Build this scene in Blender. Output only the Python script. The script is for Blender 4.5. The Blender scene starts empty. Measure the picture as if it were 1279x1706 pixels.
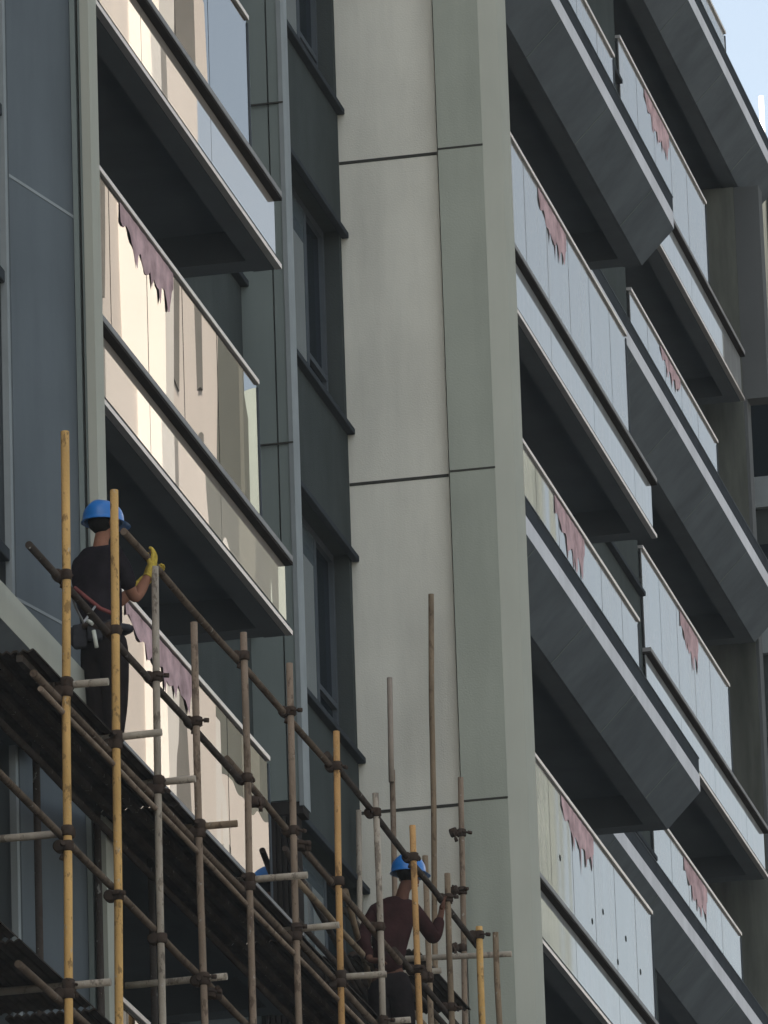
import bpy, bmesh, math, random
from mathutils import Vector, Matrix
random.seed(7)
R = math.radians
sc = bpy.context.scene
COL = sc.collection

# ---------------------------------------------------------------- camera, sky, sun, exposure
cam_d = bpy.data.cameras.new('camera')
cam = bpy.data.objects.new('camera', cam_d)
COL.objects.link(cam)
cam_d.sensor_fit = 'VERTICAL'
cam_d.sensor_height = 24.0
cam_d.lens = 12406.1 / 1706 * 24.0
cam_d.clip_start = 0.5
cam_d.clip_end = 6000
def camera_rotation(yaw, pitch, roll):
    fw = Vector((-math.sin(yaw) * math.cos(pitch), math.cos(yaw) * math.cos(pitch), math.sin(pitch)))
    r = fw.cross(Vector((0, 0, 1))).normalized()
    u = r.cross(fw)
    r2 = r * math.cos(roll) + u * math.sin(roll)
    u2 = u * math.cos(roll) - r * math.sin(roll)
    return Matrix((r2, u2, -fw)).transposed().to_4x4()
cam.matrix_world = Matrix.Translation((11.84, 0, 1.6)) @ camera_rotation(0.202654589, 0.307417136, -0.033894748)
sc.camera = cam

SUN_EL, SUN_ROT = R(46), R(-151)
world = bpy.data.worlds.new('World')
sc.world = world
world.use_nodes = True
wn = world.node_tree.nodes
bg = wn['Background']
sky = wn.new('ShaderNodeTexSky')
sky.sky_type = 'NISHITA'
sky.sun_disc = False
sky.sun_elevation = SUN_EL
sky.sun_rotation = SUN_ROT
sky.air_density = 1.0
sky.dust_density = 2.5
sky.ozone_density = 1.0
haze_tint = wn.new('ShaderNodeMix')            # hazy summer air: a little less blue
haze_tint.data_type = 'RGBA'
haze_tint.blend_type = 'MULTIPLY'
haze_tint.inputs['Factor'].default_value = 1
haze_tint.inputs[7].default_value = (1.04, 1.0, 0.87, 1)
world.node_tree.links.new(sky.outputs[0], haze_tint.inputs[6])
hs = wn.new('ShaderNodeHueSaturation')
hs.inputs['Saturation'].default_value = 0.62
world.node_tree.links.new(haze_tint.outputs[2], hs.inputs['Color'])
world.node_tree.links.new(hs.outputs[0], bg.inputs[0])
bg.inputs[1].default_value = 0.1
sun_d = bpy.data.lights.new('sun', 'SUN')
sun = bpy.data.objects.new('sun', sun_d)
COL.objects.link(sun)
sun_d.energy = 4.5
sun_d.angle = R(0.5)
sun_d.color = (1, 0.94, 0.86)
sdir = Vector((math.sin(SUN_ROT) * math.cos(SUN_EL), math.cos(SUN_ROT) * math.cos(SUN_EL), math.sin(SUN_EL)))
sun.rotation_euler = sdir.to_track_quat('Z', 'Y').to_euler()
sun.location = (0, 40, 80)
sc.view_settings.view_transform = 'Standard'
sc.view_settings.look = 'None'
sc.view_settings.gamma = 1
sc.view_settings.exposure = 1.6

# ---------------------------------------------------------------- materials
def ramp(nt, fac, stops):
    n = nt.nodes.new('ShaderNodeValToRGB')
    while len(n.color_ramp.elements) < len(stops):
        n.color_ramp.elements.new(0.5)
    for e, (p, c) in zip(n.color_ramp.elements, stops):
        e.position = p
        e.color = (*c, 1)
    nt.links.new(fac, n.inputs[0])
    return n.outputs[0]
def noise(nt, scale, detail=4, stretch=(1, 1, 1), rough=0.55):
    tc = nt.nodes.new('ShaderNodeTexCoord')
    mp = nt.nodes.new('ShaderNodeMapping')
    mp.inputs['Scale'].default_value = stretch
    n = nt.nodes.new('ShaderNodeTexNoise')
    n.inputs['Scale'].default_value = scale
    n.inputs['Detail'].default_value = detail
    n.inputs['Roughness'].default_value = rough
    nt.links.new(tc.outputs['Object'], mp.inputs[0])
    nt.links.new(mp.outputs[0], n.inputs['Vector'])
    return n.outputs['Fac']
def sc3(c, k):
    return tuple(min(1, v * k) for v in c)
def surf(name, col, rough=0.6, var=0.12, scale=3, stretch=(1, 1, 1), metal=0.0, bump=0.0, bscale=60, spec=0.0, streak=0.0):
    m = bpy.data.materials.new(name)
    m.use_nodes = True
    nt = m.node_tree
    b = nt.nodes['Principled BSDF']
    b.inputs['Roughness'].default_value = rough
    b.inputs['Metallic'].default_value = metal
    b.inputs['Specular IOR Level'].default_value = spec
    f = noise(nt, scale, 5, stretch)
    out = ramp(nt, f, [(0.3, sc3(col, 1 - var)), (0.5, col), (0.72, sc3(col, 1 + var))])
    if streak:
        f2 = noise(nt, 2.2, 6, (1, 1, 0.12), 0.65)
        mul = ramp(nt, f2, [(0.35, (1 - streak,) * 3), (0.6, (1, 1, 1))])
        mx = nt.nodes.new('ShaderNodeMix')
        mx.data_type = 'RGBA'
        mx.blend_type = 'MULTIPLY'
        mx.inputs['Factor'].default_value = 1
        nt.links.new(out, mx.inputs[6])
        nt.links.new(mul, mx.inputs[7])
        out = mx.outputs[2]
    nt.links.new(out, b.inputs['Base Color'])
    if bump:
        bn = nt.nodes.new('ShaderNodeBump')
        bn.inputs['Strength'].default_value = bump
        bn.inputs['Distance'].default_value = 0.01
        nt.links.new(noise(nt, bscale, 3), bn.inputs['Height'])
        nt.links.new(bn.outputs[0], b.inputs['Normal'])
    return m
def glass(name, tint, refl, ior, wav=0.0, wscale=1.0, rough=0.0, body=None, dist=0.01, dust=0.0):
    """coated pane: fresnel mirror over a tinted see-through (or opaque, body=) pane"""
    m = bpy.data.materials.new(name)
    m.use_nodes = True
    nt = m.node_tree
    nt.nodes.remove(nt.nodes['Principled BSDF'])
    out = nt.nodes['Material Output']
    gl = nt.nodes.new('ShaderNodeBsdfGlossy')
    gl.inputs['Color'].default_value = (*refl, 1)
    gl.inputs['Roughness'].default_value = rough
    if body is None:
        tr = nt.nodes.new('ShaderNodeBsdfTransparent')
    else:
        tr = nt.nodes.new('ShaderNodeBsdfDiffuse')
        tint = body
    tr.inputs['Color'].default_value = (*tint, 1)
    fr = nt.nodes.new('ShaderNodeFresnel')
    fr.inputs['IOR'].default_value = ior
    mx = nt.nodes.new('ShaderNodeMixShader')
    nt.links.new(fr.outputs[0], mx.inputs[0])
    nt.links.new(tr.outputs[0], mx.inputs[1])
    nt.links.new(gl.outputs[0], mx.inputs[2])
    last = mx.outputs[0]
    if dust:                                        # builders' dust and film residue on the pane
        dd = nt.nodes.new('ShaderNodeBsdfDiffuse')
        dd.inputs['Color'].default_value = (0.62, 0.61, 0.58, 1)
        dm = nt.nodes.new('ShaderNodeMixShader')
        nt.links.new(ramp(nt, noise(nt, 1.6, 5, (1, 1, .18), .7), [(.3, (dust * .6,) * 3), (.7, (dust * 1.6,) * 3)]), dm.inputs[0])
        nt.links.new(last, dm.inputs[1])
        nt.links.new(dd.outputs[0], dm.inputs[2])
        last = dm.outputs[0]
    nt.links.new(last, out.inputs[0])
    if wav:
        bn = nt.nodes.new('ShaderNodeBump')
        bn.inputs['Strength'].default_value = wav
        bn.inputs['Distance'].default_value = dist
        f = noise(nt, wscale, 1, (1, 1, 0.14), 0.4)
        nt.links.new(f, bn.inputs['Height'])
        nt.links.new(bn.outputs[0], gl.inputs['Normal'])
    return m
M = {}
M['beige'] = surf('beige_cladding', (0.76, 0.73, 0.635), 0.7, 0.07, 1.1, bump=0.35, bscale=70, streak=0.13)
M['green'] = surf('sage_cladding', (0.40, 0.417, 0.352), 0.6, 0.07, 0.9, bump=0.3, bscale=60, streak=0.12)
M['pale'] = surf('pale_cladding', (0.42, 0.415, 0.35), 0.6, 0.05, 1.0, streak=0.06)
M['blue'] = surf('slate_blue_cladding', (0.135, 0.152, 0.163), 0.5, 0.08, 0.8, streak=0.12)
M['tan'] = surf('weathered_tan_stone', (0.17, 0.172, 0.145), .8, .3, 1.2, (1, 1, .3), streak=.45)
M['endwall'] = surf('taupe_render', (0.13, 0.132, 0.13), .8, .08, 1)
M['wall'] = surf('charcoal_render', (0.068, 0.076, 0.072), 0.8, 0.10, 1.6, bump=0.4, bscale=80, streak=0.12)
M['pier'] = surf('grey_green_panel', (0.22, 0.25, 0.235), 0.55, 0.06, 1.2, streak=0.08)
M['trimlight'] = surf('pale_metal_trim', (0.30, 0.32, 0.32), 0.45, 0.08, 4, streak=0.1)
M['joint'] = surf('joint_sealant', (0.06, 0.058, 0.05), 0.8, 0.1)
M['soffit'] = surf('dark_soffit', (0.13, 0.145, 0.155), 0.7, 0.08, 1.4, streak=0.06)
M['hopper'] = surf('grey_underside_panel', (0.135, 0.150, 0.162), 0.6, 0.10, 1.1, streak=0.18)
M['inner'] = surf('balcony_interior', (0.50, 0.53, 0.58), 0.8, 0.12, 1.5)
M['ledge'] = surf('brown_grey_ledge', (0.035, 0.030, 0.027), 0.5, 0.12, 3)
M['ledgeedge'] = surf('ledge_edge_metal', (0.33, 0.32, 0.31), 0.45, 0.1, 5, streak=0.15)
M['fascia'] = surf('light_fascia', (0.68, 0.67, 0.68), 0.55, 0.06, 2.2, streak=0.12)
M['rail'] = surf('handrail_metal', (0.40, 0.38, 0.36), 0.35, 0.12, 6, metal=0.3, spec=.3)
M['sill'] = surf('dark_sill', (0.05, 0.055, 0.06), 0.5, 0.12, 4)
M['frame'] = surf('window_frame_metal', (0.09, 0.10, 0.11), 0.4, 0.1, 4)
M['film'] = surf('pink_protective_film', (0.54, 0.37, 0.37), 0.5, 0.35, 5, bump=0.5, bscale=18)
M['glass'] = glass('balustrade_glass', (0.30, 0.36, 0.34), (1, 0.965, 0.92), 2.6, 0.14, 1.3, rough=.02, dust=.2)
M['glassw'] = glass('wavy_balustrade_glass', (0.30, 0.34, 0.32), (1, 0.99, 0.97), 3.0, 0.75, .5)
M['glassc'] = glass('clear_balustrade_glass', (0.30, 0.34, 0.32), (1, 0.99, 0.97), 3.0, 0.10, 1.2)
M['spandrel'] = glass('spandrel_glass', (0, 0, 0), (1, 0.965, 0.92), 2.6, 0.10, 1.0, dust=.2, rough=.02, body=(0.12, 0.125, 0.125))
M['spandrelw'] = glass('cream_reflection_spandrel_glass', (0, 0, 0), (1, 0.99, 0.97), 3.0, 0.12, 1.2, body=(0.30, 0.26, 0.22))  # warm body colour paints in the cream building's reflection
M['winglass'] = glass('window_glass', (0, 0, 0), (0.8, 0.85, 0.9), 1.4, 0.1, 1.0, body=(0.012, 0.017, 0.022))
M['winsky'] = glass('sky_reflection_window_glass', (0, 0, 0), (0.9, 0.95, 1), 1.35, 0.1, 1.0, body=(0.10, 0.12, 0.13))  # pale body colour paints in the sky reflected by this pane

# ---------------------------------------------------------------- builders
class MB:
    def __init__(s):
        s.v, s.f, s.sm = [], [], []
    def poly(s, vs, fs, smooth=False):
        o = len(s.v)
        s.v += [tuple(v) for v in vs]
        s.f += [tuple(i + o for i in f) for f in fs]
        s.sm += [smooth] * len(fs)
        return s
    def box(s, x0, x1, y0, y1, z0, z1):
        return s.poly([(x, y, z) for x in (x0, x1) for y in (y0, y1) for z in (z0, z1)],
                      [(0, 1, 3, 2), (4, 6, 7, 5), (0, 4, 5, 1), (2, 3, 7, 6), (0, 2, 6, 4), (1, 5, 7, 3)])
    def prism_y(s, prof, y0, y1):                       # profile in XZ
        n = len(prof)
        vs = [(x, y0, z) for x, z in prof] + [(x, y1, z) for x, z in prof]
        fs = [tuple(range(n))[::-1], tuple(range(n, 2 * n))]
        fs += [(i, (i + 1) % n, n + (i + 1) % n, n + i) for i in range(n)]
        return s.poly(vs, fs)
    def prism_z(s, prof, z0, z1):                       # profile in XY
        n = len(prof)
        vs = [(x, y, z0) for x, y in prof] + [(x, y, z1) for x, y in prof]
        fs = [tuple(range(n))[::-1], tuple(range(n, 2 * n))]
        fs += [(i, (i + 1) % n, n + (i + 1) % n, n + i) for i in range(n)]
        return s.poly(vs, fs)
    def tube(s, pts, r, n=12, caps=True, radii=None):
        pts = [Vector(p) for p in pts]
        rings = []
        for i, p in enumerate(pts):
            a = pts[max(0, i - 1)]
            b = pts[min(len(pts) - 1, i + 1)]
            d = (b - a).normalized()
            u = d.orthogonal().normalized() if i == 0 else (u - d * u.dot(d)).normalized()
            w = d.cross(u)
            rr = radii[i] if radii else r
            rings.append([p + (u * math.cos(2 * math.pi * k / n) + w * math.sin(2 * math.pi * k / n)) * rr for k in range(n)])
        vs = [v for ring in rings for v in ring]
        fs = []
        for i in range(len(pts) - 1):
            for k in range(n):
                fs.append((i * n + k, i * n + (k + 1) % n, (i + 1) * n + (k + 1) % n, (i + 1) * n + k))
        if caps:
            fs += [tuple(range(n))[::-1], tuple(range((len(pts) - 1) * n, len(pts) * n))]
        return s.poly(vs, fs, True)
    def build(s, name, m, parent=None, bevel=0):
        me = bpy.data.meshes.new(name)
        me.from_pydata(s.v, [], s.f)
        me.materials.append(m)
        for p, sm in zip(me.polygons, s.sm):
            p.use_smooth = sm and len(p.vertices) == 4
        bm = bmesh.new()
        bm.from_mesh(me)
        bmesh.ops.recalc_face_normals(bm, faces=bm.faces)
        bm.to_mesh(me)
        bm.free()
        o = bpy.data.objects.new(name, me)
        COL.objects.link(o)
        if bevel:
            b = o.modifiers.new('bevel', 'BEVEL')
            b.width = bevel
            b.segments = 2
        if parent:
            o.parent = parent
            if parent.type == 'EMPTY':
                o.matrix_parent_inverse = Matrix.Translation(-parent.location)
        return o
def empty(name, loc, label, cat, group=None):
    o = bpy.data.objects.new(name, None)
    COL.objects.link(o)
    o.location = loc
    o['label'] = label
    o['category'] = cat
    if group:
        o['group'] = group
    return o
def B(*a):
    return MB().box(*a)

# ---------------------------------------------------------------- ground
g = MB().poly([(-250, -100, 0), (250, -100, 0), (250, 600, 0), (-250, 600, 0)], [(0, 1, 2, 3)]).build(
    'ground', surf('ground_concrete', (0.075, 0.075, 0.072), 0.9, 0.15, 0.4))
g['kind'] = 'structure'
rd = B(9, 18, -90, 590, 0.0, 0.004).build('road', surf('road_asphalt', (0.055, 0.055, 0.055), 0.85, 0.15, 1.2))
rd['kind'] = 'structure'

# ---------------------------------------------------------------- the apartment building
BLD = empty('apartment_building', (-5, 60, 0), 'grey high apartment block with stepped glass fronted balconies and beige cladding pillar', 'building')
def part(mb, name, mat, label=None, bevel=0, parent=None):
    o = mb.build(name, M[mat], parent or BLD, bevel)
    if label:
        o['label'] = label
    return o

def film_mesh(x, y0, y1, ztop, seed, drop):
    """torn sheet of protective film: a ragged lower edge with a few long tongues"""
    rnd = random.Random(seed)
    n = 40
    tongues = [(rnd.uniform(.28, .4), .035, .45), (rnd.uniform(.5, .6), .022, .7), (rnd.uniform(.68, .75), .03, .5), (rnd.uniform(.86, .93), .045, .35)]
    vs = []
    for i in range(n + 1):
        t = i / n
        y = y0 + (y1 - y0) * t
        d = drop * (.35 + .42 * min(1, t * 2.2) - .12 * max(0, t - .55)) + .035 * math.sin(i * .7 + seed) + rnd.uniform(-.008, .008)
        for c, w, a in tongues:
            d += drop * a * max(0, 1 - abs(t - c) / w)
        if t > .95: d *= .6
        xx = x + 0.0015 * math.sin(i * 1.1)
        vs += [(xx, y, ztop), (xx + .003 * math.sin(i * .8), y, ztop - d * .5), (xx + .004 * math.cos(i * .9), y + .01 * math.sin(i * 2.3), ztop - d)]
    fs = []
    for i in range(n):
        for k in range(2):
            a = i * 3 + k
            fs.append((a, a + 1, a + 4, a + 3))
    return MB().poly(vs, fs)

def balcony(kind, X, y0, yg, ys, b, film=None, gl='glass', sp='spandrel', nopane=False, pane_l=1.1, depth=1.9, yp=None):
    """one floor of one bay; X outer glass plane, glass y0..yg, slab y0..ys, b underside height"""
    u = b - (0.06 if kind == 'B' else 0)
    sl = MB()
    sl.box(X - .20, X - .03, y0, ys, u, b + .40)                       # front beam
    sl.box(X - depth, X - .20, y0, ys - .26, b + .26, b + .40)         # ceiling of the floor below
    sl.box(X - depth, X - .20, ys - .26, ys - .01, u + .003, b + .40)     # end beam
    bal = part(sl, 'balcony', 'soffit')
    yp = yp or y0
    # handrail, trims
    part(B(X - .035, X + .035, yp, yg, b + 1.735, b + 1.775), 'handrail', 'rail', bevel=.006, parent=bal)
    zb = b + .605
    if kind == 'A':
        part(B(X - .025, X + .03, y0, ys, b - .002, b + .035), 'edge_trim', 'rail', parent=bal)
        part(B(X - .026, X + .012, y0, ys - .03, b + .037, b + .075), 'shadow_gap', 'sill', parent=bal)
        part(B(X - .09, X + .069, y0, ys - .1, b + .53, b + .555), 'ledge', 'ledge', parent=bal)
        part(B(X - .09, X + .072, y0, ys - .1, b + .5555, b + .60), 'ledge_edge', 'ledgeedge', parent=bal)
        y = y0
        while y < ys - .45:
            e = min(y + pane_l * 2, ys - .12)
            part(B(X, X + .012, y, e - .012, b + .08, b + .519), 'spandrel_panel', sp, parent=bal)
            y = e
    elif kind == 'C':
        part(B(X + .30, X + .35, y0, ys, b + .20, b + .455), 'fascia', 'pale', 'plain broad pale grey fascia', parent=bal)
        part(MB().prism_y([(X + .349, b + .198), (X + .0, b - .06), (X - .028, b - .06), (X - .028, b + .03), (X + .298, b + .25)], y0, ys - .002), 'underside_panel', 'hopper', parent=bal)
    else:
        part(B(X + .325, X + .35, y0, ys, b + .30, b + .475), 'fascia', 'fascia', parent=bal)
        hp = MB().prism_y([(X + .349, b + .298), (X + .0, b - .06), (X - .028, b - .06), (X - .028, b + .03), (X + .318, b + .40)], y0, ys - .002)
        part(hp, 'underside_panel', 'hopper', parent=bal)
        yy = y0 + 1.3
        while yy < ys - .5:
            gr = MB().prism_y([(X + .348, b + .295), (X + .349, b + .290), (X + .004, b - .064), (X + .002, b - .058)], yy, yy + .009)
            part(gr, 'panel_joint', 'pier', parent=bal)
            yy += 2.45
        part(B(X - .02, X + .34, y0, ys + .05, b + .477, b + .66), 'parapet_cap', 'sill', parent=bal)
        part(B(X + .05, X + .347, y0, ys + .06, b + .661, b + .672), 'cap_edge', 'hopper', parent=bal)
        zb = b + .69
    if not nopane:
        y = yp
        while y < yg - .25:
            e = min(y + pane_l, yg)
            if yg - e < .3: e = yg
            t = random.uniform(-.004, .004)
            p = part(B(X, X + .012, y, e - .020, zb, b + 1.73), 'glass_panel', gl, parent=bal)
            y = e
        part(B(X - .03, X + .02, yg + .002, yg + .03, zb, b + 1.72), 'end_post', 'frame', parent=bal)
    if film:
        o = part(film_mesh(X + .018, film[0], film[1], b + 1.72, film[3], film[2]), 'protective_film', 'film', parent=bal)
    return bal

# bay between the slate panel and the first pier (all floors flush)
for b, fl in ((12.12, None), (15.12, (48.45, 50.5, .30, 3)), (18.12, (48.55, 50.15, .34, 1)), (21.12, None), (24.12, None)):
    balcony('A', 0.0, 47.15, 52.88, 53.82, b, fl, 'glassw' if b > 18 else 'glassc', 'spandrelw')
# bay beyond the beige pillar
for k, b, fl in (('A', 12.12, None), ('B', 15.12, None), ('A', 18.12, (65.2, 66.8, .36, 5)), ('B', 21.12, (65.5, 67.0, .42, 2)),
                 ('A', 24.12, (65.3, 66.7, .38, 6)), ('B', 27.12, None), ('A', 30.12, None)):
    balcony(k, 0.0, 61.3, 69.9, 71.2, b, fl)
# bay set back at the far end
for k, b, fl in (('A', 18.12, None), ('B', 21.12, (78.9, 80.4, .42, 9)), ('A', 24.12, (79.4, 80.6, .42, 8)), ('B', 27.12, (78.9, 80.2, .22, 11)),
                 ('A', 30.12, (78.6, 80.2, .38, 4)), ('B', 33.12, None)):
    balcony(k, -1.13, 77.0 if k == 'A' else 71.35, 84.9 if b > 33 else 82.7, 86.55 if b > 33 else 85.0, b, fl, yp=77.0)
# bay at the near left edge
balcony('C', 0.0, 38.0, 45.0, 46.12, 15.12, nopane=True)

for X, y, b in [(0, yy_, bb) for yy_ in (49, 51.5) for bb in (18.12, 21.12)] + [(0, yy_, bb) for yy_ in (63.5, 67.5) for bb in (18.12, 21.12, 24.12, 27.12)] + [(-1.13, yy_, bb) for yy_ in (79, 83) for bb in (24.12, 27.12, 30.12)]:
    part(MB().tube([(X - 1.0, y, b + .259), (X - 1.0, y, b + .235)], .07, 14), 'ceiling_lamp', 'trimlight')
for y, z in ((65.05, 19.2), (67.2, 19.22), (68.4, 19.25), (69.15, 19.1), (66.6, 18.98), (67.9, 18.9)):
    st = MB().tube([(.012, y, z), (.016, y, z)], .03, 10).build('glass_clip', M['wall'], BLD)
# back walls with sliding doors inside each bay
part(B(-2.1, -1.9, 47.1, 53.8, 0, 27), 'back_wall', 'inner')
part(B(-2.1, -1.9, 61.3, 71.2, 0, 34), 'back_wall', 'inner')
part(B(-3.3, -3.03, 77.0, 85.0, 0, 38), 'back_wall', 'inner')
for X, y0, y1, zs in ((-1.9, 48, 53, (12.6, 15.6, 18.6, 21.6)), (-1.9, 62.5, 70.5, (15.6, 18.6, 21.6, 24.6, 27.6)), (-3.03, 78, 84.5, (21.6, 24.6, 27.6, 30.6))):
    for z in zs:
        d = part(B(X, X + .05, y0, y1, z, z + .05).box(X, X + .05, y0, y1, z + 2.2, z + 2.26)
                 .box(X, X + .05, y0, y0 + .06, z + .052, z + 2.198).box(X, X + .05, (y0 + y1) / 2, (y0 + y1) / 2 + .07, z + .052, z + 2.198)
                 .box(X, X + .05, y1 - .06, y1, z + .052, z + 2.198), 'balcony_door', 'frame')
        part(B(X + .01, X + .02, y0 + .06, y1 - .06, z + .05, z + 2.2), 'door_glass', 'winglass', parent=d)

# window walls: spandrels, sills, windows
def window_wall(X, y0, y1, sill_z, n0, n1, win=None):
    """spandrel, sill and drip bead per floor; win = (from, mullion, to) or a plain wall"""
    for n in range(n0, n1):
        zs = sill_z + 3 * n
        w = part(B(X - .25, X, y0, y1, zs - 1.13, zs - .005), 'wall', 'wall')
        part(B(X - .22, X + .065, y0 + .01, y1 + .015, zs, zs + .055), 'sill', 'sill', parent=w, bevel=.008)
        if win is None:
            part(B(X - .25, X - .002, y0, y1 - .002, zs + .057, zs + 1.868), 'wall', 'wall')
            continue
        part(B(X + .001, X + .065, y0 + .01, y1 + .015, zs - 1.17, zs - 1.115), 'drip_bead', 'sill', parent=w, bevel=.008)
        a, mull, c = win
        part(B(X - .25, X - .002, c, y1 - .002, zs + .057, zs + 1.868), 'wall', 'wall')
        part(B(X - .25, X - .002, y0, a - .002, zs + .057, zs + 1.868), 'wall', 'wall')
        z0, z1 = zs + .057, zs + 1.866
        c -= .002
        fx0, fx1 = X - .2, X - .14
        fr = B(fx0, fx1, a, c, z0, z0 + .07).box(fx0, fx1, a, c, z1 - .07, z1)
        for m_ in (a, mull, c - .06):
            fr.box(fx0, fx1 + .002, m_, m_ + .06, z0 + .071, z1 - .071)
        fr.box(fx0, fx1 + .004, mull + .06, c - .06, z0 + .40, z0 + .45)
        fr.box(fx0 - .004, fx1 - .01, mull + .10, mull + .13, z0 + .451, z1 - .071)
        f = part(fr, 'window', 'frame')
        part(B(fx0 + .045, fx0 + .055, a + .06, mull, z0 + .07, z1 - .07), 'pane', 'winsky', parent=f)
        part(B(fx0 + .01, fx0 + .02, mull + .06, c - .05, z0 + .07, z1 - .07), 'pane', 'winglass', parent=f)
window_wall(-.95, 56.95, 60.78, 16.04 - 3, 0, 6, (57.3, 59.88, 60.68))
window_wall(-.95, 53.84, 56.69, 16.04 - 3, 0, 6)
window_wall(-1.15, 71.22, 76.98, 16.30 - 3, 0, 8)
part(B(-1.6, -1.22, 53.84, 60.78, 0, 31), 'wall', 'inner')
part(B(-1.8, -1.42, 71.22, 76.98, 0, 36), 'wall', 'inner')

# pier at the end of the first balcony bay
pr = part(B(-1.1, -.685, 56.7, 56.94, 17.62, 31), 'pier', 'pier')
part(B(-.682, -.672, 56.72, 56.93, 17.62, 31), 'pier_joint', 'joint', parent=pr)
part(B(-.67, -.585, 56.69, 56.93, 17.60, 31), 'pier_panel', 'pier', parent=pr)
part(B(-.584, -.545, 56.68, 56.92, 17.56, 31), 'pier_edge', 'trimlight', parent=pr)
for z in (17.8 + 2.84, 23.62, 26.6):
    part(B(-1.1, -.546, 56.672, 56.69, z, z + .012), 'pier_joint', 'joint', parent=pr)
lv = MB().box(-.92, -.62, 56.76, 56.9, 13.2, 17.55).box(-.94, -.56, 56.70, 56.92, 17.5, 17.61)
for i in range(7):
    lv.box(-.91 + i * .045, -.888 + i * .045, 56.70, 56.755, 13.2, 17.49)
part(lv, 'louvre_screen', 'ledge', 'dark brown vertical louvre screen under the pier')

# beige pillar, sage panel and pale chamfer strip
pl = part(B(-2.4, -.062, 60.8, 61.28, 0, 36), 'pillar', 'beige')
part(B(-.061, -.036, 60.83, 61.28, 0, 36), 'pillar_joint', 'joint', parent=pl)
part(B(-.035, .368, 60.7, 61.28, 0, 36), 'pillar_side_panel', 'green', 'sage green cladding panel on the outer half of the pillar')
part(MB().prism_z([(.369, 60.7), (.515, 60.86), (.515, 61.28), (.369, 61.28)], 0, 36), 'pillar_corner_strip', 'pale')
for z in (15.6, 18.6, 21.585, 24.585, 27.6, 30.6):
    part(B(-.952, -.064, 60.796, 60.81, z - .014, z + .014), 'pillar_joint', 'joint', parent=pl)
    part(B(-.034, .37, 60.696, 60.71, z - .008, z + .010), 'pillar_joint', 'joint', parent=pl)

# slate panel wall and fins at the left edge
part(MB().prism_z([(-.13, 46.0), (.08, 46.93), (.08, 47.14), (-2.0, 47.14), (-2.0, 46.0)], 0, 31), 'slate_panel', 'blue', 'slate blue splayed cladding panel')
for z in (13.14, 16.14, 19.145, 22.15):
    part(MB().prism_z([(-.128, 45.99), (.083, 46.925), (.075, 46.95), (-.136, 46.01)], z, z + .022), 'panel_joint', 'trimlight')
part(B(.084, .120, 46.92, 47.14, 0, 31), 'fin', 'pier')
part(B(.121, .140, 46.97, 47.14, 0, 31), 'fin_gap', 'joint')
part(B(.141, .160, 46.92, 47.14, 0, 31), 'fin', 'pier')
part(B(.161, .222, 46.90, 47.14, 0, 31), 'fin', 'pale')
part(B(-.185, -.140, 45.93, 46.1, 0, 31), 'edge_strip', 'trimlight')
lw = part(B(-.5, -.32, 38, 45.92, 0, 31), 'wall', 'winglass')
for z in (13.4, 16.39, 18.36, 19.56, 21.4):
    part(B(-.318, -.15, 38, 45.925, z, z + .09), 'sill', 'sill', parent=lw, bevel=.01)
part(B(-14, -2.11, 8, 70, 0, 46), 'rear_block', 'wall')  # unseen bulk, its height and length extended to keep sun off the facade
part(B(-14, -3.31, 70.02, 100, 0, 33.9), 'rear_block', 'wall')

# far end beyond the set back bay
part(B(-3.0, -1.17, 85.3, 85.6, 0, 33.0), 'end_pier', 'tan', 'tan stone faced pier at the far end')
part(B(-1.168, -.86, 85.32, 85.6, 30.25, 33.0), 'end_pier', 'endwall')
part(B(-1.168, -1.13, 85.32, 85.6, 0, 30.248), 'end_pier', 'endwall')
eb = part(B(-3.3, -.7, 88.0, 98, 0, 33.9), 'end_wall', 'wall')
for x in (-1.32, -1.22, -1.02, -.9, -.5):
    part(B(x, x + .06, 87.9, 87.99, 31.3, 33.88), 'vertical_strip', 'pale', parent=eb)
for z in (20.9, 23.3, 25.7, 28.2, 30.1):
    w = part(B(-1.9, -.75, 87.9, 87.99, z - .42, z - .02), 'window_band', 'trimlight')
    part(B(-1.9, -.75, 87.93, 87.99, z, z + 1.0), 'window', 'winglass')
ps = MB().tube([(-1.75, 92, 33.9), (-1.75, 92, 36.7)], .035, 10).build('roof_post', surf('white_paint', (0.8, 0.8, 0.8), .5, .05), None)
ps['label'] = 'thin white post standing on the roof at the upper right edge'
ps['category'] = 'post'

# ---------------------------------------------------------------- buildings across the street (seen in the glass)
def tower(name, x0, x1, y0, y1, h, wall, label, bays, rec, fin_w=.9, gap=3.4, floors=3.1, finm=None, wh=1.7, ww=None):
    t = empty(name, ((x0 + x1) / 2, (y0 + y1) / 2, 0), label, 'building')
    B(x0, x1, y0, y1, 0, h).build('wall', wall, t)
    fb = MB()
    y = y0 + .4
    while y < y1 - fin_w:
        fb.box(x0 - .5, x0 - .002, y, y + fin_w, 0, h + .8)
        y += gap
    fb.build('pilaster', finm or wall, t)
    wb = MB()
    y = y0 + .4
    while y + gap < y1:
        z = 3
        while z < h - wh - .8:
            wb.box(x0 - .06, x0 - .004, y + fin_w + .7, (y + fin_w + .7 + ww) if ww else (y + gap - .5), z, z + wh)
            z += floors
        y += gap
    wb.build('window', rec, t)
    for o in [c for c in t.children]:
        if o.name.startswith('window'):
            o['kind'] = 'stuff'
    return t
cream = surf('cream_render', (0.62, 0.55, 0.49), .8, .05, .2)
white = surf('white_render', (0.66, 0.62, 0.57), .8, .05, .2)
sage = surf('grey_green_render', (0.20, 0.22, 0.20), .8, .08, .2)
dkwin = surf('dark_window', (0.20, 0.185, 0.165), .3, .1, 1)
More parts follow.
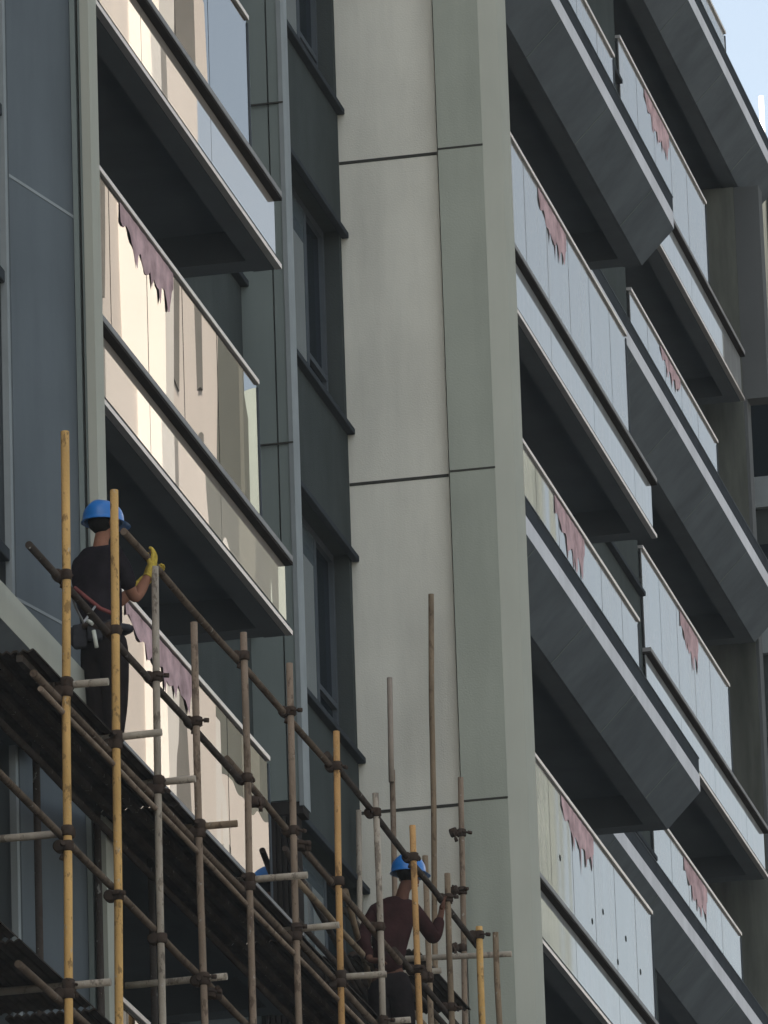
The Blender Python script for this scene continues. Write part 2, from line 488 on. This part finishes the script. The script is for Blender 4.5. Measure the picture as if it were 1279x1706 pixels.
pale = surf('pale_green_render', (0.33, 0.36, 0.32), .8, .08, .2)
olive = surf('olive_render', (0.14, 0.14, 0.12), .8, .08, .2)
tower('residential_tower', 30, 46, 150, 181, 75, cream, 'tall cream tower with white pilasters, mirrored in the left balconies', 3, dkwin, 1.5, 7.6, floors=12, finm=white, wh=10.8, ww=2.3)
tower('office_block', 31, 48, 182.5, 216, 55, cream, 'lower cream block, mirrored in the lowest left balcony', 3, dkwin, .8, 11.0, floors=6, finm=white, wh=2, ww=1.6)
tower('slab_block', 36, 52, 183, 216, 75, olive, 'olive grey block with white bands behind the cream one', 3, white, .8, 9, floors=8, finm=olive, wh=1.5)
tower('corner_block', 30, 44, 219, 231, 77, pale, 'grey green tower mirrored in the middle balconies', 3, sage, .5, 4, finm=sage)

# ---------------------------------------------------------------- scaffold
SCF = empty('scaffold', (.5, 50, 0), 'yellow and rusty steel tube scaffold with two decks in front of the balconies', 'scaffold')
def tube_mat(name, c, var=.25, sc_=6, dirt=.55):
    m = surf(name, c, .65, var, sc_, (1, 1, .35), bump=.5, bscale=40, streak=.3)
    nt = m.node_tree
    b = nt.nodes['Principled BSDF']
    cur = b.inputs['Base Color'].links[0].from_socket
    for scale, lo, hi, colr, st in ((14, .56, .62, (.055, .035, .025), (1, 1, .5)), (22, .64, .68, (.45, .43, .38), (1, 1, .6))):
        f = noise(nt, scale, 4, st, .7)
        mask = ramp(nt, f, [(lo, (0, 0, 0)), (hi, (dirt, dirt, dirt))])
        mx = nt.nodes.new('ShaderNodeMix')
        mx.data_type = 'RGBA'
        nt.links.new(mask, mx.inputs['Factor'])
        nt.links.new(cur, mx.inputs[6])
        mx.inputs[7].default_value = (*colr, 1)
        cur = mx.outputs[2]
    nt.links.new(cur, b.inputs['Base Color'])
    return m
MY = tube_mat('yellow_painted_tube', (0.66, 0.40, 0.15), .16)
MO = tube_mat('orange_tube', (0.56, 0.32, 0.13), .2)
MR = tube_mat('rusty_tube', (0.26, 0.19, 0.125))
MP = tube_mat('purplish_rusty_tube', (0.27, 0.20, 0.145))
MG = tube_mat('grey_tube', (0.40, 0.34, 0.27))
ML = tube_mat('brown_ledger_tube', (0.15, 0.11, 0.08))
MD = tube_mat('dark_tube', (0.075, 0.06, 0.05))
MC = surf('rusty_coupler', (0.06, 0.042, 0.032), .6, .3, 20)
MDK = surf('dark_deck_sheet', (0.050, 0.040, 0.033), .7, .35, 8, streak=.4)
TR = .0245
def tubeobj(name, pts, mat, r=TR, label=None, parent=None):
    o = MB().tube(pts, r, 14).build(name, mat, parent or SCF)
    if label:
        o['label'] = label
    return o
def bent(p, q, amp=.006):
    p, q = Vector(p), Vector(q)
    n = max(2, int((q - p).length / .8))
    return [p.lerp(q, i / n) + (Vector((random.uniform(-amp, amp), random.uniform(-amp, amp), 0)) if 0 < i < n else Vector()) for i in range(n + 1)]
def coupler(p, parent, axis_a=(0, 0, 1), axis_b=(0, 1, 0), off=Vector((-.05, 0, 0))):
    """swivel coupler: two collars back to back with bolts and wing nuts"""
    p = Vector(p)
    m = MB()
    for ax, c in ((Vector(axis_a), p), (Vector(axis_b), p + off)):
        ax.normalize()
        m.tube([c - ax * .034, c - ax * .027, c + ax * .027, c + ax * .034], .034, 14, radii=[.030, .040, .040, .030])
        s = ax.cross(Vector((random.uniform(-1, 1), random.uniform(-1, 1), .8))).normalized()
        m.tube([c + s * .03 - ax.cross(s) * .03, c + s * .062 + ax.cross(s) * .035], .009, 6)
        m.tube([c + s * .055 + ax.cross(s) * .02, c + s * .07 + ax.cross(s) * .05], .016, 6)
    m.tube([p, p + off], .022, 8)
    return m.build('coupler', MC, parent)
PX = .8
# (Y top, z top, Y low, z low, material, label)
poles = [(43.72, 16.51, 43.51, 12.58, MY, 'yellow painted pole'), (45.00, 16.51, 44.81, 12.89, MY, 'yellow painted pole'),
         (46.09, 16.31, 46.00, 13.16, MG, None), (47.19, 16.24, 47.21, 13.44, MP, None), (48.70, 16.60, 48.67, 13.78, MP, None),
         (50.17, 16.79, 50.13, 14.12, MP, None), (51.71, 16.70, 51.57, 14.45, MO, 'orange brown pole'), (53.05, 16.58, 53.05, 14.79, MG, None),
         (54.41, 16.68, 54.43, 15.11, MO, 'orange brown pole'), (55.73, 16.63, 55.70, 15.41, MR, None),
         (56.96, 16.50, 56.94, 15.69, MY, 'orange yellow pole'), (57.65, 16.62, 57.68, 15.86, MR, None)]
pobj = []
for y1, z1, y0, z0, m, lab in poles:
    pts = [(PX, y0, 0), (PX, y0, z0)] + bent((PX, y0, z0), (PX, y1, z1))[1:]
    r = TR * (1.12 if m is MY else 1.0)
    pobj.append(tubeobj('pole', pts, m, r, lab))
def pole_y(i, z):
    y1, z1, y0, z0 = poles[i][:4]
    return y0 + (y1 - y0) * (z - z0) / (z1 - z0)
XR = PX - .052      # ledgers sit on the inner side of the poles
# ledgers running along the facade
tubeobj('ledger', bent((XR, 45.45, 16.37), (XR, 51.7, 16.44)), ML)
tubeobj('ledger', bent((XR, 51.6, 16.50), (XR, 57.1, 16.38)), MD)
tubeobj('ledger', bent((XR, 42.95, 15.53), (XR, 48.75, 15.53)), MD)
tubeobj('ledger', bent((XR, 48.3, 15.58), (XR, 54.0, 15.50)), ML)
tubeobj('ledger', bent((XR, 53.8, 15.55), (XR, 58.3, 15.45)), MD)
tubeobj('ledger', bent((XR, 43.0, 14.71), (XR, 50.4, 14.74)), ML)
tubeobj('ledger', bent((XR, 50.2, 14.80), (XR, 58.3, 14.77)), ML)
tubeobj('ledger', bent((XR + .03, 43.05, 14.62), (XR + .03, 58.2, 14.65)), MP, r=.018)
tubeobj('ledger', bent((XR, 41.0, 13.84), (XR, 58.2, 13.72)), ML)
tubeobj('ledger', bent((XR, 42.5, 12.73), (XR, 58.2, 12.80)), ML)
tubeobj('ledger', bent((.26, 41.0, 14.72), (.26, 58.0, 14.72)), MD)
for i, z in [(k, 15.54) for k in range(12)] + [(k, 14.76) for k in range(12)] + [(k, 13.74) for k in range(8)] + \
        [(k, 16.43) for k in range(4, 11)] + [(0, 12.78), (1, 12.80)]:
    coupler((PX, pole_y(i, z), z), pobj[i])
for i, z in ((3, 13.72), (4, 15.44), (5, 15.5), (8, 15.55)):
    coupler((PX + .03, pole_y(i, z) + .05, z - .06), pobj[i], (0, .2, 1), (1, .3, 0), Vector((.04, .03, 0)))
# transoms across the scaffold, ends sticking out towards the street
def transom(i, z, x0, x1, mat, dy=.045):
    o = tubeobj('transom', bent((x0, pole_y(i, z) + dy, z), (x1, pole_y(i, z) + dy, z + random.uniform(-.01, .01)), .003), mat)
    coupler((PX, pole_y(i, z), z), o, (0, 0, 1), (1, 0, 0), Vector((0, dy, 0)))
for i, x1, m in ((0, 1.06, MG), (1, 1.09, MG), (2, 1.04, MG), (3, 1.05, MR), (4, 1.20, MG), (5, 1.10, MG), (6, 1.13, MG), (7, 1.0, MG), (9, 1.0, MR)):
    transom(i, 14.82, .62, x1, m)
transom(0, 13.84, .1, .82, MG)
transom(0, 12.84, .2, 1.06, MG)
transom(3, 13.76, .25, .95, MG)
transom(1, 12.84, .2, .95, MG)
# inner row of poles under the deck
for y in (45.0, 46.6, 48.1, 49.6, 51.1, 52.6, 54.1, 55.6):
    tubeobj('pole', [(.24, y, 0), (.24, y, 14.86)], MD)
# end frame near the beige pillar
for x, z1, m, x0 in ((-.86, 18.49, MG, -.89), (-.16, 20.36, MR, -.25), (.04, 18.7, MP, 0.0)):
    tubeobj('pole', [(x0, 60.3, 0), (x0, 60.3, 16.55)] + bent((x0, 60.3, 16.55), (x, 60.3, z1), .008)[1:], m)
tubeobj('pole', bent((-.57, 60.3, 16.6), (-.555, 60.3, 18.82)), MP)
tubeobj('pole', [(-.60, 60.25, 0), (-.60, 60.25, 17.6)], MG)
MS = surf('striped_paint_tube', (0.33, 0.27, 0.22), .6, .6, 1.6, (.1, .1, 1), streak=.2)
o = tubeobj('pole', bent((-.555, 60.25, 18.7), (-.54, 60.25, 19.63)), MS, label='rusty pole with worn cream paint bands')
for x, z, dz in ((.03, 18.21, 0), (.02, 17.7, 0), (-.57, 17.3, 0), (-.88, 17.2, 0), (.0, 17.2, 0)):
    coupler((x, 60.3, z), o, (0, 0, 1), (1, 0, .3), Vector((-.06, -.04, .0)))
tubeobj('transom', bent((-.38, 58.0, 16.57), (.86, 58.0, 16.52), .006), MG)
tubeobj('transom', bent((-.55, 58.0, 16.44), (.27, 58.0, 16.43), .006), MG)
tubeobj('transom', bent((-.5, 58.3, 15.72), (.9, 58.3, 15.72), .006), MR)
tubeobj('ledger', bent((-.5, 56.0, 16.45), (-.5, 60.6, 16.4)), MD)
tubeobj('ledger', bent((-.1, 56.0, 16.48), (-.1, 60.6, 16.44)), MD)
tubeobj('pole', [(.25, 57.6, 0), (.25, 57.6, 17.3)], MR)
tubeobj('pole', [(.02, 56.4, 0), (.02, 56.4, 16.0)], MG)
tubeobj('brace', bent((.30, 54.2, 16.15), (-.1, 58.2, 15.3)), MR)
tubeobj('brace', bent((.1, 53.0, 16.2), (.3, 57.6, 15.0)), MD)
tubeobj('ledger', bent((.26, 52.6, 15.85), (.26, 58.2, 15.8)), MR)
for a_, b_ in (((.1, 55.9, 16.05), (.45, 56.1, 15.95)), ((.05, 56.1, 15.9), (.3, 55.6, 15.88))):
    coupler(a_, SCF, (0, 0, 1), (1, 0, 0), Vector((.05, 0, 0)))
    coupler(b_, SCF, (0, 1, 0), (1, 0, .4), Vector((.05, 0, 0)))
# decks: ribbed sheets lying on the transoms
def deck(x0, x1, y0, y1, z, name='deck'):
    m = MB()
    n = int((x1 - x0) / .055)
    prof = []
    for i in range(n * 6 + 1):
        t = i / 6
        prof.append((x0 + t * .055, z + .018 * abs(math.sin(math.pi * t)) + .002 * math.sin(i * 1.7)))
    prof = prof + [(x, zz + .012) for x, zz in prof[::-1]]
    m.prism_y(prof, y0, y1)
    return m
y = 43.02
k = 0
while y < 58.0:
    e = min(y + 1.9, 58.1)
    dk = deck(.16, .775, y, e - .02, 14.846 + (k % 2) * .006).build('deck_sheet', MDK, SCF)
    k += 1
    y = e
for y in (38.9, 40.7, 42.55):
    deck(.16, .775, y if y < 42 else 42.55, y + 1.75, 12.872).build('deck_sheet', MDK, SCF)
deck(.16, .775, 44.4, 58.0, 12.872).build('deck_sheet', MDK, SCF)
for x in (.3, .47, .64):
    B(x, x + .04, 43.0, 58.0, 14.79, 14.835).build('deck_bearer', MD, SCF)
deck(-.75, .1, 58.05, 60.2, 16.62).build('deck_sheet', MDK, SCF)

# ---------------------------------------------------------------- people
def skin(name, nodes, edges, mat, root, parent=None, lv=2, flat=True):
    names = list(nodes)
    me = bpy.data.meshes.new(name)
    me.from_pydata([nodes[n][0] for n in names], [(names.index(a), names.index(b)) for a, b in edges], [])
    me.materials.append(mat)
    o = bpy.data.objects.new(name, me)
    COL.objects.link(o)
    o.modifiers.new('skin', 'SKIN')
    if not me.skin_vertices:
        bm = bmesh.new(); bm.from_mesh(me); bm.verts.layers.skin.verify(); bm.to_mesh(me); bm.free()
    sv = me.skin_vertices[0].data
    roots = root if isinstance(root, (list, tuple)) else [root]
    for i, n in enumerate(names):
        r = nodes[n][1]
        sv[i].radius = r if isinstance(r, tuple) else (r, r)
        sv[i].use_root = n in roots
    o.modifiers['skin'].use_smooth_shade = True
    s = o.modifiers.new('sub', 'SUBSURF')
    s.levels = lv
    s.render_levels = lv
    if parent:
        o.parent = parent
    return o
SKIN = surf('skin', (0.27, 0.13, 0.085), .55, .1, 12)
SHIRT = surf('black_shirt', (0.022, 0.018, 0.022), .85, .25, 9, bump=.6, bscale=25)
TROU = surf('dark_trousers', (0.020, 0.016, 0.016), .85, .3, 8, bump=.6, bscale=25)
SHIRT2 = surf('maroon_shirt', (0.040, 0.018, 0.017), .85, .3, 9, bump=.6, bscale=25)
HAIR = surf('black_hair', (0.012, 0.010, 0.009), .6, .3, 40)
HELM = surf('blue_helmet_plastic', (0.012, 0.15, 0.46), .35, .06, 8, spec=.5)
GLOVE = surf('yellow_work_glove', (0.46, 0.33, 0.06), .8, .3, 30)
BELT = surf('tool_belt', (0.045, 0.045, 0.05), .6, .3, 20)
REDS = surf('red_strap', (0.20, 0.065, 0.06), .7, .2, 15)
ROPE = surf('grey_rope', (0.32, 0.31, 0.30), .8, .2, 30)
PALEM = surf('pale_marker', (0.6, 0.6, 0.52), .5, .1, 10)
BOOT = surf('dark_boot', (0.02, 0.017, 0.015), .6, .2, 20)

def helmet(c, fwd, up, parent, r=.128):
    c = Vector(c); up = Vector(up).normalized(); fwd = Vector(fwd)
    fwd = (fwd - up * fwd.dot(up)).normalized()
    side = fwd.cross(up)
    vs, fs = [], []
    N, L = 28, 9
    def P(a, h, rr, ex=0):
        return c + fwd * (math.cos(a) * (rr * 1.14 + ex)) + side * (math.sin(a) * (rr + ex * .6)) + up * h
    rows = []
    for j in range(L):
        t = j / (L - 1) * math.pi / 2 * .98
        rr, h = r * math.cos(t), r * .95 * math.sin(t)
        ridge = [(.008 * math.exp(-(math.sin(2 * math.pi * i / N) / .22) ** 2) * (1 if t > .3 else 0)) for i in range(N)]
        rows.append([P(2 * math.pi * i / N, h + ridge[i], rr) for i in range(N)])
    skirt = [P(2 * math.pi * i / N, -.030, r * 1.01) for i in range(N)]
    brim = []
    for i in range(N):
        a = 2 * math.pi * i / N
        f_ = max(0, math.cos(a)) ** 1.5
        brim.append(P(a, -.034 - .008 * f_, r * 1.02, .012 + .05 * f_))
    inner = [P(2 * math.pi * i / N, -.030, r * .93) for i in range(N)]
    allr = [inner, brim, skirt] + rows
    for row in allr:
        vs += row
    for j in range(len(allr) - 1):
        for i in range(N):
            fs.append((j * N + i, j * N + (i + 1) % N, (j + 1) * N + (i + 1) % N, (j + 1) * N + i))
    fs.append(tuple(range((len(allr) - 1) * N, len(allr) * N)))
    m = MB().poly(vs, fs, True)
    o = m.build('helmet', HELM, parent)
    return o
def hand(prefix, wrist, palm, grip_dir, side_dir, nodes, edges, k=1.0, thumb_sign=1):
    """palm plus four fingers bent round a tube and a thumb from the side of the palm"""
    w, p = Vector(wrist), Vector(palm)
    g, s = Vector(grip_dir).normalized(), Vector(side_dir).normalized()
    ax = (p - w).normalized()
    nodes[prefix + 'palm'] = (p, (.022 * k, .036 * k))
    L = [.92, 1.0, .96, .78]
    for i in range(4):
        off = s * ((i - 1.5) * .021 * k)
        a = p + ax * .035 * k + off
        b = a + ax * .030 * L[i] * k + g * .010 * k
        c = b + g * .028 * L[i] * k + ax * .004
        d = c + g * .014 * L[i] * k - ax * .022 * L[i] * k
        for nm, q, r in (('a', a, .0105), ('b', b, .010), ('c', c, .0092), ('d', d, .008)):
            nodes[f'{prefix}f{i}{nm}'] = (q, r * k)
        edges += [(prefix + 'palm', f'{prefix}f{i}a'), (f'{prefix}f{i}a', f'{prefix}f{i}b'), (f'{prefix}f{i}b', f'{prefix}f{i}c'), (f'{prefix}f{i}c', f'{prefix}f{i}d')]
    t0 = p - ax * .012 * k + s * thumb_sign * .036 * k
    t1 = t0 + g * .025 * k + ax * .018 * k + s * thumb_sign * .010 * k
    t2 = t1 + g * .022 * k + ax * .016 * k - s * thumb_sign * .006 * k
    nodes[prefix + 't0'] = (t0, .013 * k); nodes[prefix + 't1'] = (t1, .0115 * k); nodes[prefix + 't2'] = (t2, .009 * k)
    edges += [(prefix + 'palm', prefix + 't0'), (prefix + 't0', prefix + 't1'), (prefix + 't1', prefix + 't2')]

def person(J, fwd, label, shirt, gloves=(), hair=True, head_up=(0, 0, 1), sk=1.0, longsleeve=False, skinm=None):
    """J: joint positions in world space"""
    J = {k: Vector(v) for k, v in J.items()}
    fwd = Vector(fwd).normalized()
    up = Vector(head_up).normalized()
    N, E = {}, []
    def n(k, p, r):
        N[k] = (Vector(p), r)
    n('pelvis', J['pelvis'], (.115, .085)); n('spine', J['spine'], (.10, .075)); n('chest', J['chest'], (.115, .08))
    n('neck0', J['neck'] - Vector((0, 0, .03)), .055); n('neck1', J['neck'] + (J['head'] - J['neck']) * .35, .050)
    n('jaw', J['head'] - up * .045 + fwd * .022, (.062, .070)); n('brow', J['head'] + up * .03, (.074, .090)); n('crown', J['head'] + up * .085 - fwd * .008, (.052, .066))
    E += [('pelvis', 'spine'), ('spine', 'chest'), ('chest', 'neck0'), ('neck0', 'neck1'), ('neck1', 'jaw'), ('jaw', 'brow'), ('brow', 'crown')]
    for s in 'LR':
        n('sh' + s, J['sh' + s], .050); n('el' + s, J['el' + s], .043); n('fa' + s, J['el' + s].lerp(J['wr' + s], .35), .045); n('wr' + s, J['wr' + s], .027)
        E += [('chest', 'sh' + s), ('sh' + s, 'el' + s), ('el' + s, 'fa' + s), ('fa' + s, 'wr' + s)]
        n('hip' + s, J['hip' + s], .088); n('kn' + s, J['kn' + s], .058); n('cf' + s, J['kn' + s].lerp(J['an' + s], .3), .056); n('an' + s, J['an' + s], .036)
        n('toe' + s, J['an' + s] + fwd * .17 - Vector((0, 0, .055)), .032)
        E += [('pelvis', 'hip' + s), ('hip' + s, 'kn' + s), ('kn' + s, 'cf' + s), ('cf' + s, 'an' + s), ('an' + s, 'toe' + s)]
        hd = J['hand' + s]
        hand('h' + s, J['wr' + s], hd, J.get('grip' + s, fwd), J.get('span' + s, Vector((0, 1, 0))), N, E, 1.0, 1 if s == 'L' else -1)
        E.append(('wr' + s, 'h' + s + 'palm'))
    body = skin('person', N, E, skinm or SKIN, 'pelvis')
    body['label'] = label
    body['category'] = 'person'
    body['group'] = 'workers on the scaffold'
    # face: nose, ears, eyes, mouth
    f = MB()
    side = fwd.cross(up).normalized()
    hc = J['head']
    def ell(c, rx, ry, rz, mb=f):
        vs, fs = [], []
        for j in range(7):
            th = math.pi * j / 6
            for i in range(10):
                a = 2 * math.pi * i / 10
                vs.append(c + side * rx * math.sin(th) * math.cos(a) + fwd * ry * math.sin(th) * math.sin(a) + up * rz * math.cos(th))
        for j in range(6):
            for i in range(10):
                fs.append((j * 10 + i, j * 10 + (i + 1) % 10, (j + 1) * 10 + (i + 1) % 10, (j + 1) * 10 + i))
        mb.poly(vs, fs, True)
    ell(hc + fwd * .105 - up * .01, .014, .022, .026)
    for sg in (-1, 1):
        ell(hc + side * sg * .082 - up * .005, .012, .022, .034)
    ell(hc + fwd * .092 - up * .055, .028, .010, .010)
    f.build('face_features', SKIN, body)
    e = MB()
    for sg in (-1, 1):
        ell(hc + fwd * .092 + side * sg * .032 + up * .018, .014, .008, .008, e)
    e.build('eye', HAIR, body)
    h = MB()
    ell(hc - fwd * .022 + up * .022, .086, .094, .092, h)
    h.build('hair', HAIR, body)
    # shirt
    S, SE = {}, []
    def c(k, r, p=None):
        S[k] = (p or N[k][0], r)
    c('spine', (.165 * sk, .125 * sk)); c('chest', (.18 * sk, .135 * sk))
    S['hem'] = (J['pelvis'] - Vector((0, 0, .03)), (.165, .125))
    S['collar'] = (J['neck'] - Vector((0, 0, .03)), .080)
    SE += [('hem', 'spine'), ('spine', 'chest'), ('chest', 'collar')]
    for s in 'LR':
        c('sh' + s, .078)
        S['sl' + s] = (J['sh' + s].lerp(J['el' + s], .45), .068)
        S['sle' + s] = (J['sh' + s].lerp(J['el' + s], .78), .062)
        SE += [('chest', 'sh' + s), ('sh' + s, 'sl' + s), ('sl' + s, 'sle' + s)]
    if longsleeve:
        for s in 'LR':
            S['sm' + s] = (J['el' + s], .060)
            S['se' + s] = (J['el' + s].lerp(J['wr' + s], .9), .046)
            SE += [('sle' + s, 'sm' + s), ('sm' + s, 'se' + s)]
    skin('shirt', S, SE, shirt, 'chest', body)
    T, TE = {}, []
    T['waist'] = (J['pelvis'] + Vector((0, 0, .06)), (.150, .112)); T['seat'] = (J['pelvis'] - Vector((0, 0, .03)), (.168, .128))
    TE.append(('waist', 'seat'))
    for s in 'LR':
        T['hip' + s] = (J['hip' + s] - Vector((0, 0, .03)), .115)
        T['th' + s] = (J['hip' + s].lerp(J['kn' + s], .5), .105)
        T['kn' + s] = (J['kn' + s], .088)
        T['cf' + s] = (J['kn' + s].lerp(J['an' + s], .5), .074)
        T['cu' + s] = (J['kn' + s].lerp(J['an' + s], .93), .066)
        TE += [('seat', 'hip' + s), ('hip' + s, 'th' + s), ('th' + s, 'kn' + s), ('kn' + s, 'cf' + s), ('cf' + s, 'cu' + s)]
    skin('trousers', T, TE, TROU, 'seat', body)
    for s in 'LR':
        a = J['an' + s]
        Bn = {'a': (a + Vector((0, 0, .05)), .052), 'b': (a - Vector((0, 0, .035)), .050), 'c': (a + fwd * .10 - Vector((0, 0, .045)), .045), 'd': (a + fwd * .19 - Vector((0, 0, .052)), .038)}
        skin('boot', Bn, [('a', 'b'), ('b', 'c'), ('c', 'd')], BOOT, 'b', body)
        if s in gloves:
            G, GE = {}, []
            hand('g', J['wr' + s], J['hand' + s], J.get('grip' + s, fwd), J.get('span' + s, Vector((0, 1, 0))), G, GE, 1.32, 1 if s == 'L' else -1)
            G['cuff0'] = (J['wr' + s], .036); G['cuff1'] = (J['wr' + s].lerp(J['el' + s], .16), .044)
            GE += [('cuff1', 'cuff0'), ('cuff0', 'gpalm')]
            skin('glove', G, GE, GLOVE, 'cuff0', body)
    helmet(hc + up * .045, fwd, up, body)
    return body

w1 = person(dict(head=(.50, 45.9, 16.575), neck=(.485, 45.88, 16.455), chest=(.475, 45.87, 16.25), spine=(.465, 45.88, 16.02), pelvis=(.485, 45.9, 15.78),
                 shL=(.335, 45.95, 16.32), shR=(.61, 45.80, 16.32), elR=(.68, 46.0, 16.06), wrR=(.76, 46.1, 16.27), handR=(.775, 46.12, 16.335),
                 elL=(.48, 46.28, 16.13), wrL=(.62, 46.36, 16.28), handL=(.68, 46.38, 16.33),
                 gripR=(-.3, .1, .5), spanR=(0, 1, 0), gripL=(.5, 0, .3), spanL=(0, 1, 0),
                 hipL=(.41, 45.95, 15.73), hipR=(.56, 45.86, 15.73), knL=(.42, 45.98, 15.34), knR=(.55, 45.92, 15.33),
                 anL=(.41, 45.94, 14.98), anR=(.54, 45.86, 14.98)),
            (.55, .82, 0), 'worker in blue helmet, black shirt and yellow gloves gripping the top scaffold tube', SHIRT, ('R', 'L'))
# belt, tools, strap, rope
bt = MB()
pc = Vector((.485, 45.9, 15.84))
ring = [pc + Vector((math.cos(a) * .178, math.sin(a) * .135, .01 * math.sin(2 * a))) for a in [2 * math.pi * i / 24 for i in range(25)]]
bt.tube(ring, .026, 8, caps=False)
bt.build('tool_belt', BELT, w1)
for (dx, dy, dz, sx, sy, sz) in ((-.13, -.11, -.06, .05, .035, .08), (-.02, -.15, -.05, .05, .03, .06), (.10, -.13, -.04, .045, .03, .07), (-.19, -.02, -.03, .03, .05, .06)):
    B(pc.x + dx - sx, pc.x + dx + sx, pc.y + dy - sy, pc.y + dy + sy, pc.z + dz - sz, pc.z + dz + sz).build('tool_pouch', BELT, w1, .015)
MB().tube([pc + Vector((-.02, -.19, -.05)), pc + Vector((.0, -.195, -.17))], .014, 8).build('marker', PALEM, w1)
MB().tube([pc + Vector((-.06, -.2, .02)), pc + Vector((-.02, -.21, -.01))], .014, 8).build('marker', PALEM, w1)
MB().tube([pc + Vector((-.10, -.15, .0)), pc + Vector((.04, -.17, -.03)), pc + Vector((.15, -.16, .01))], .024, 8).build('spanner', MC, w1)
MB().tube([(.34, 45.72, 16.10), (.42, 45.68, 16.02), (.52, 45.69, 15.93), (.60, 45.75, 15.90)], .014, 8).build('harness_strap', REDS, w1)
MB().tube([(XR, 43.85, 15.60), (.70, 44.3, 15.52), (.60, 44.9, 15.60), (.50, 45.5, 15.85), (.48, 45.75, 15.98)], .008, 8).build('lanyard', ROPE, w1)

SKIN2 = surf('tanned_skin', (0.13, 0.065, 0.045), .6, .15, 12)
w2 = person(dict(head=(.575, 55.3, 16.53), neck=(.525, 55.28, 16.39), chest=(.47, 55.22, 16.16), spine=(.42, 55.2, 15.94), pelvis=(.40, 55.2, 15.70),
                 shL=(.31, 55.2, 16.22), shR=(.62, 55.28, 16.24), elR=(.74, 55.42, 16.02), wrR=(.755, 55.62, 16.26), handR=(.765, 55.66, 16.34),
                 elL=(.24, 55.05, 15.98), wrL=(.32, 54.95, 15.78), handL=(.38, 54.9, 15.76),
                 gripR=(.3, .1, .5), gripL=(.5, .2, -.3),
                 hipL=(.33, 55.22, 15.65), hipR=(.49, 55.22, 15.65), knL=(.33, 55.28, 15.27), knR=(.51, 55.3, 15.27),
                 anL=(.33, 55.2, 14.98), anR=(.52, 55.22, 14.98)),
            (.45, .85, -.2), 'worker in blue helmet and dark maroon shirt behind the far end of the scaffold', SHIRT2, (), sk=1.12, longsleeve=True, skinm=SKIN2)

# ---------------------------------------------------------------- summer haze
hz = B(-252, 252, -102, 602, -1, 93).build('haze', bpy.data.materials.new('haze'))
hm = hz.data.materials[0]
hm.use_nodes = True
hn = hm.node_tree.nodes
hn.remove(hn['Principled BSDF'])
pv = hn.new('ShaderNodeVolumePrincipled')
pv.inputs['Color'].default_value = (0.80, 0.91, 1.0, 1)
pv.inputs['Density'].default_value = 0.00019
pv.inputs['Anisotropy'].default_value = 0.0
hm.node_tree.links.new(pv.outputs[0], hn['Material Output'].inputs['Volume'])
hz['kind'] = 'stuff'
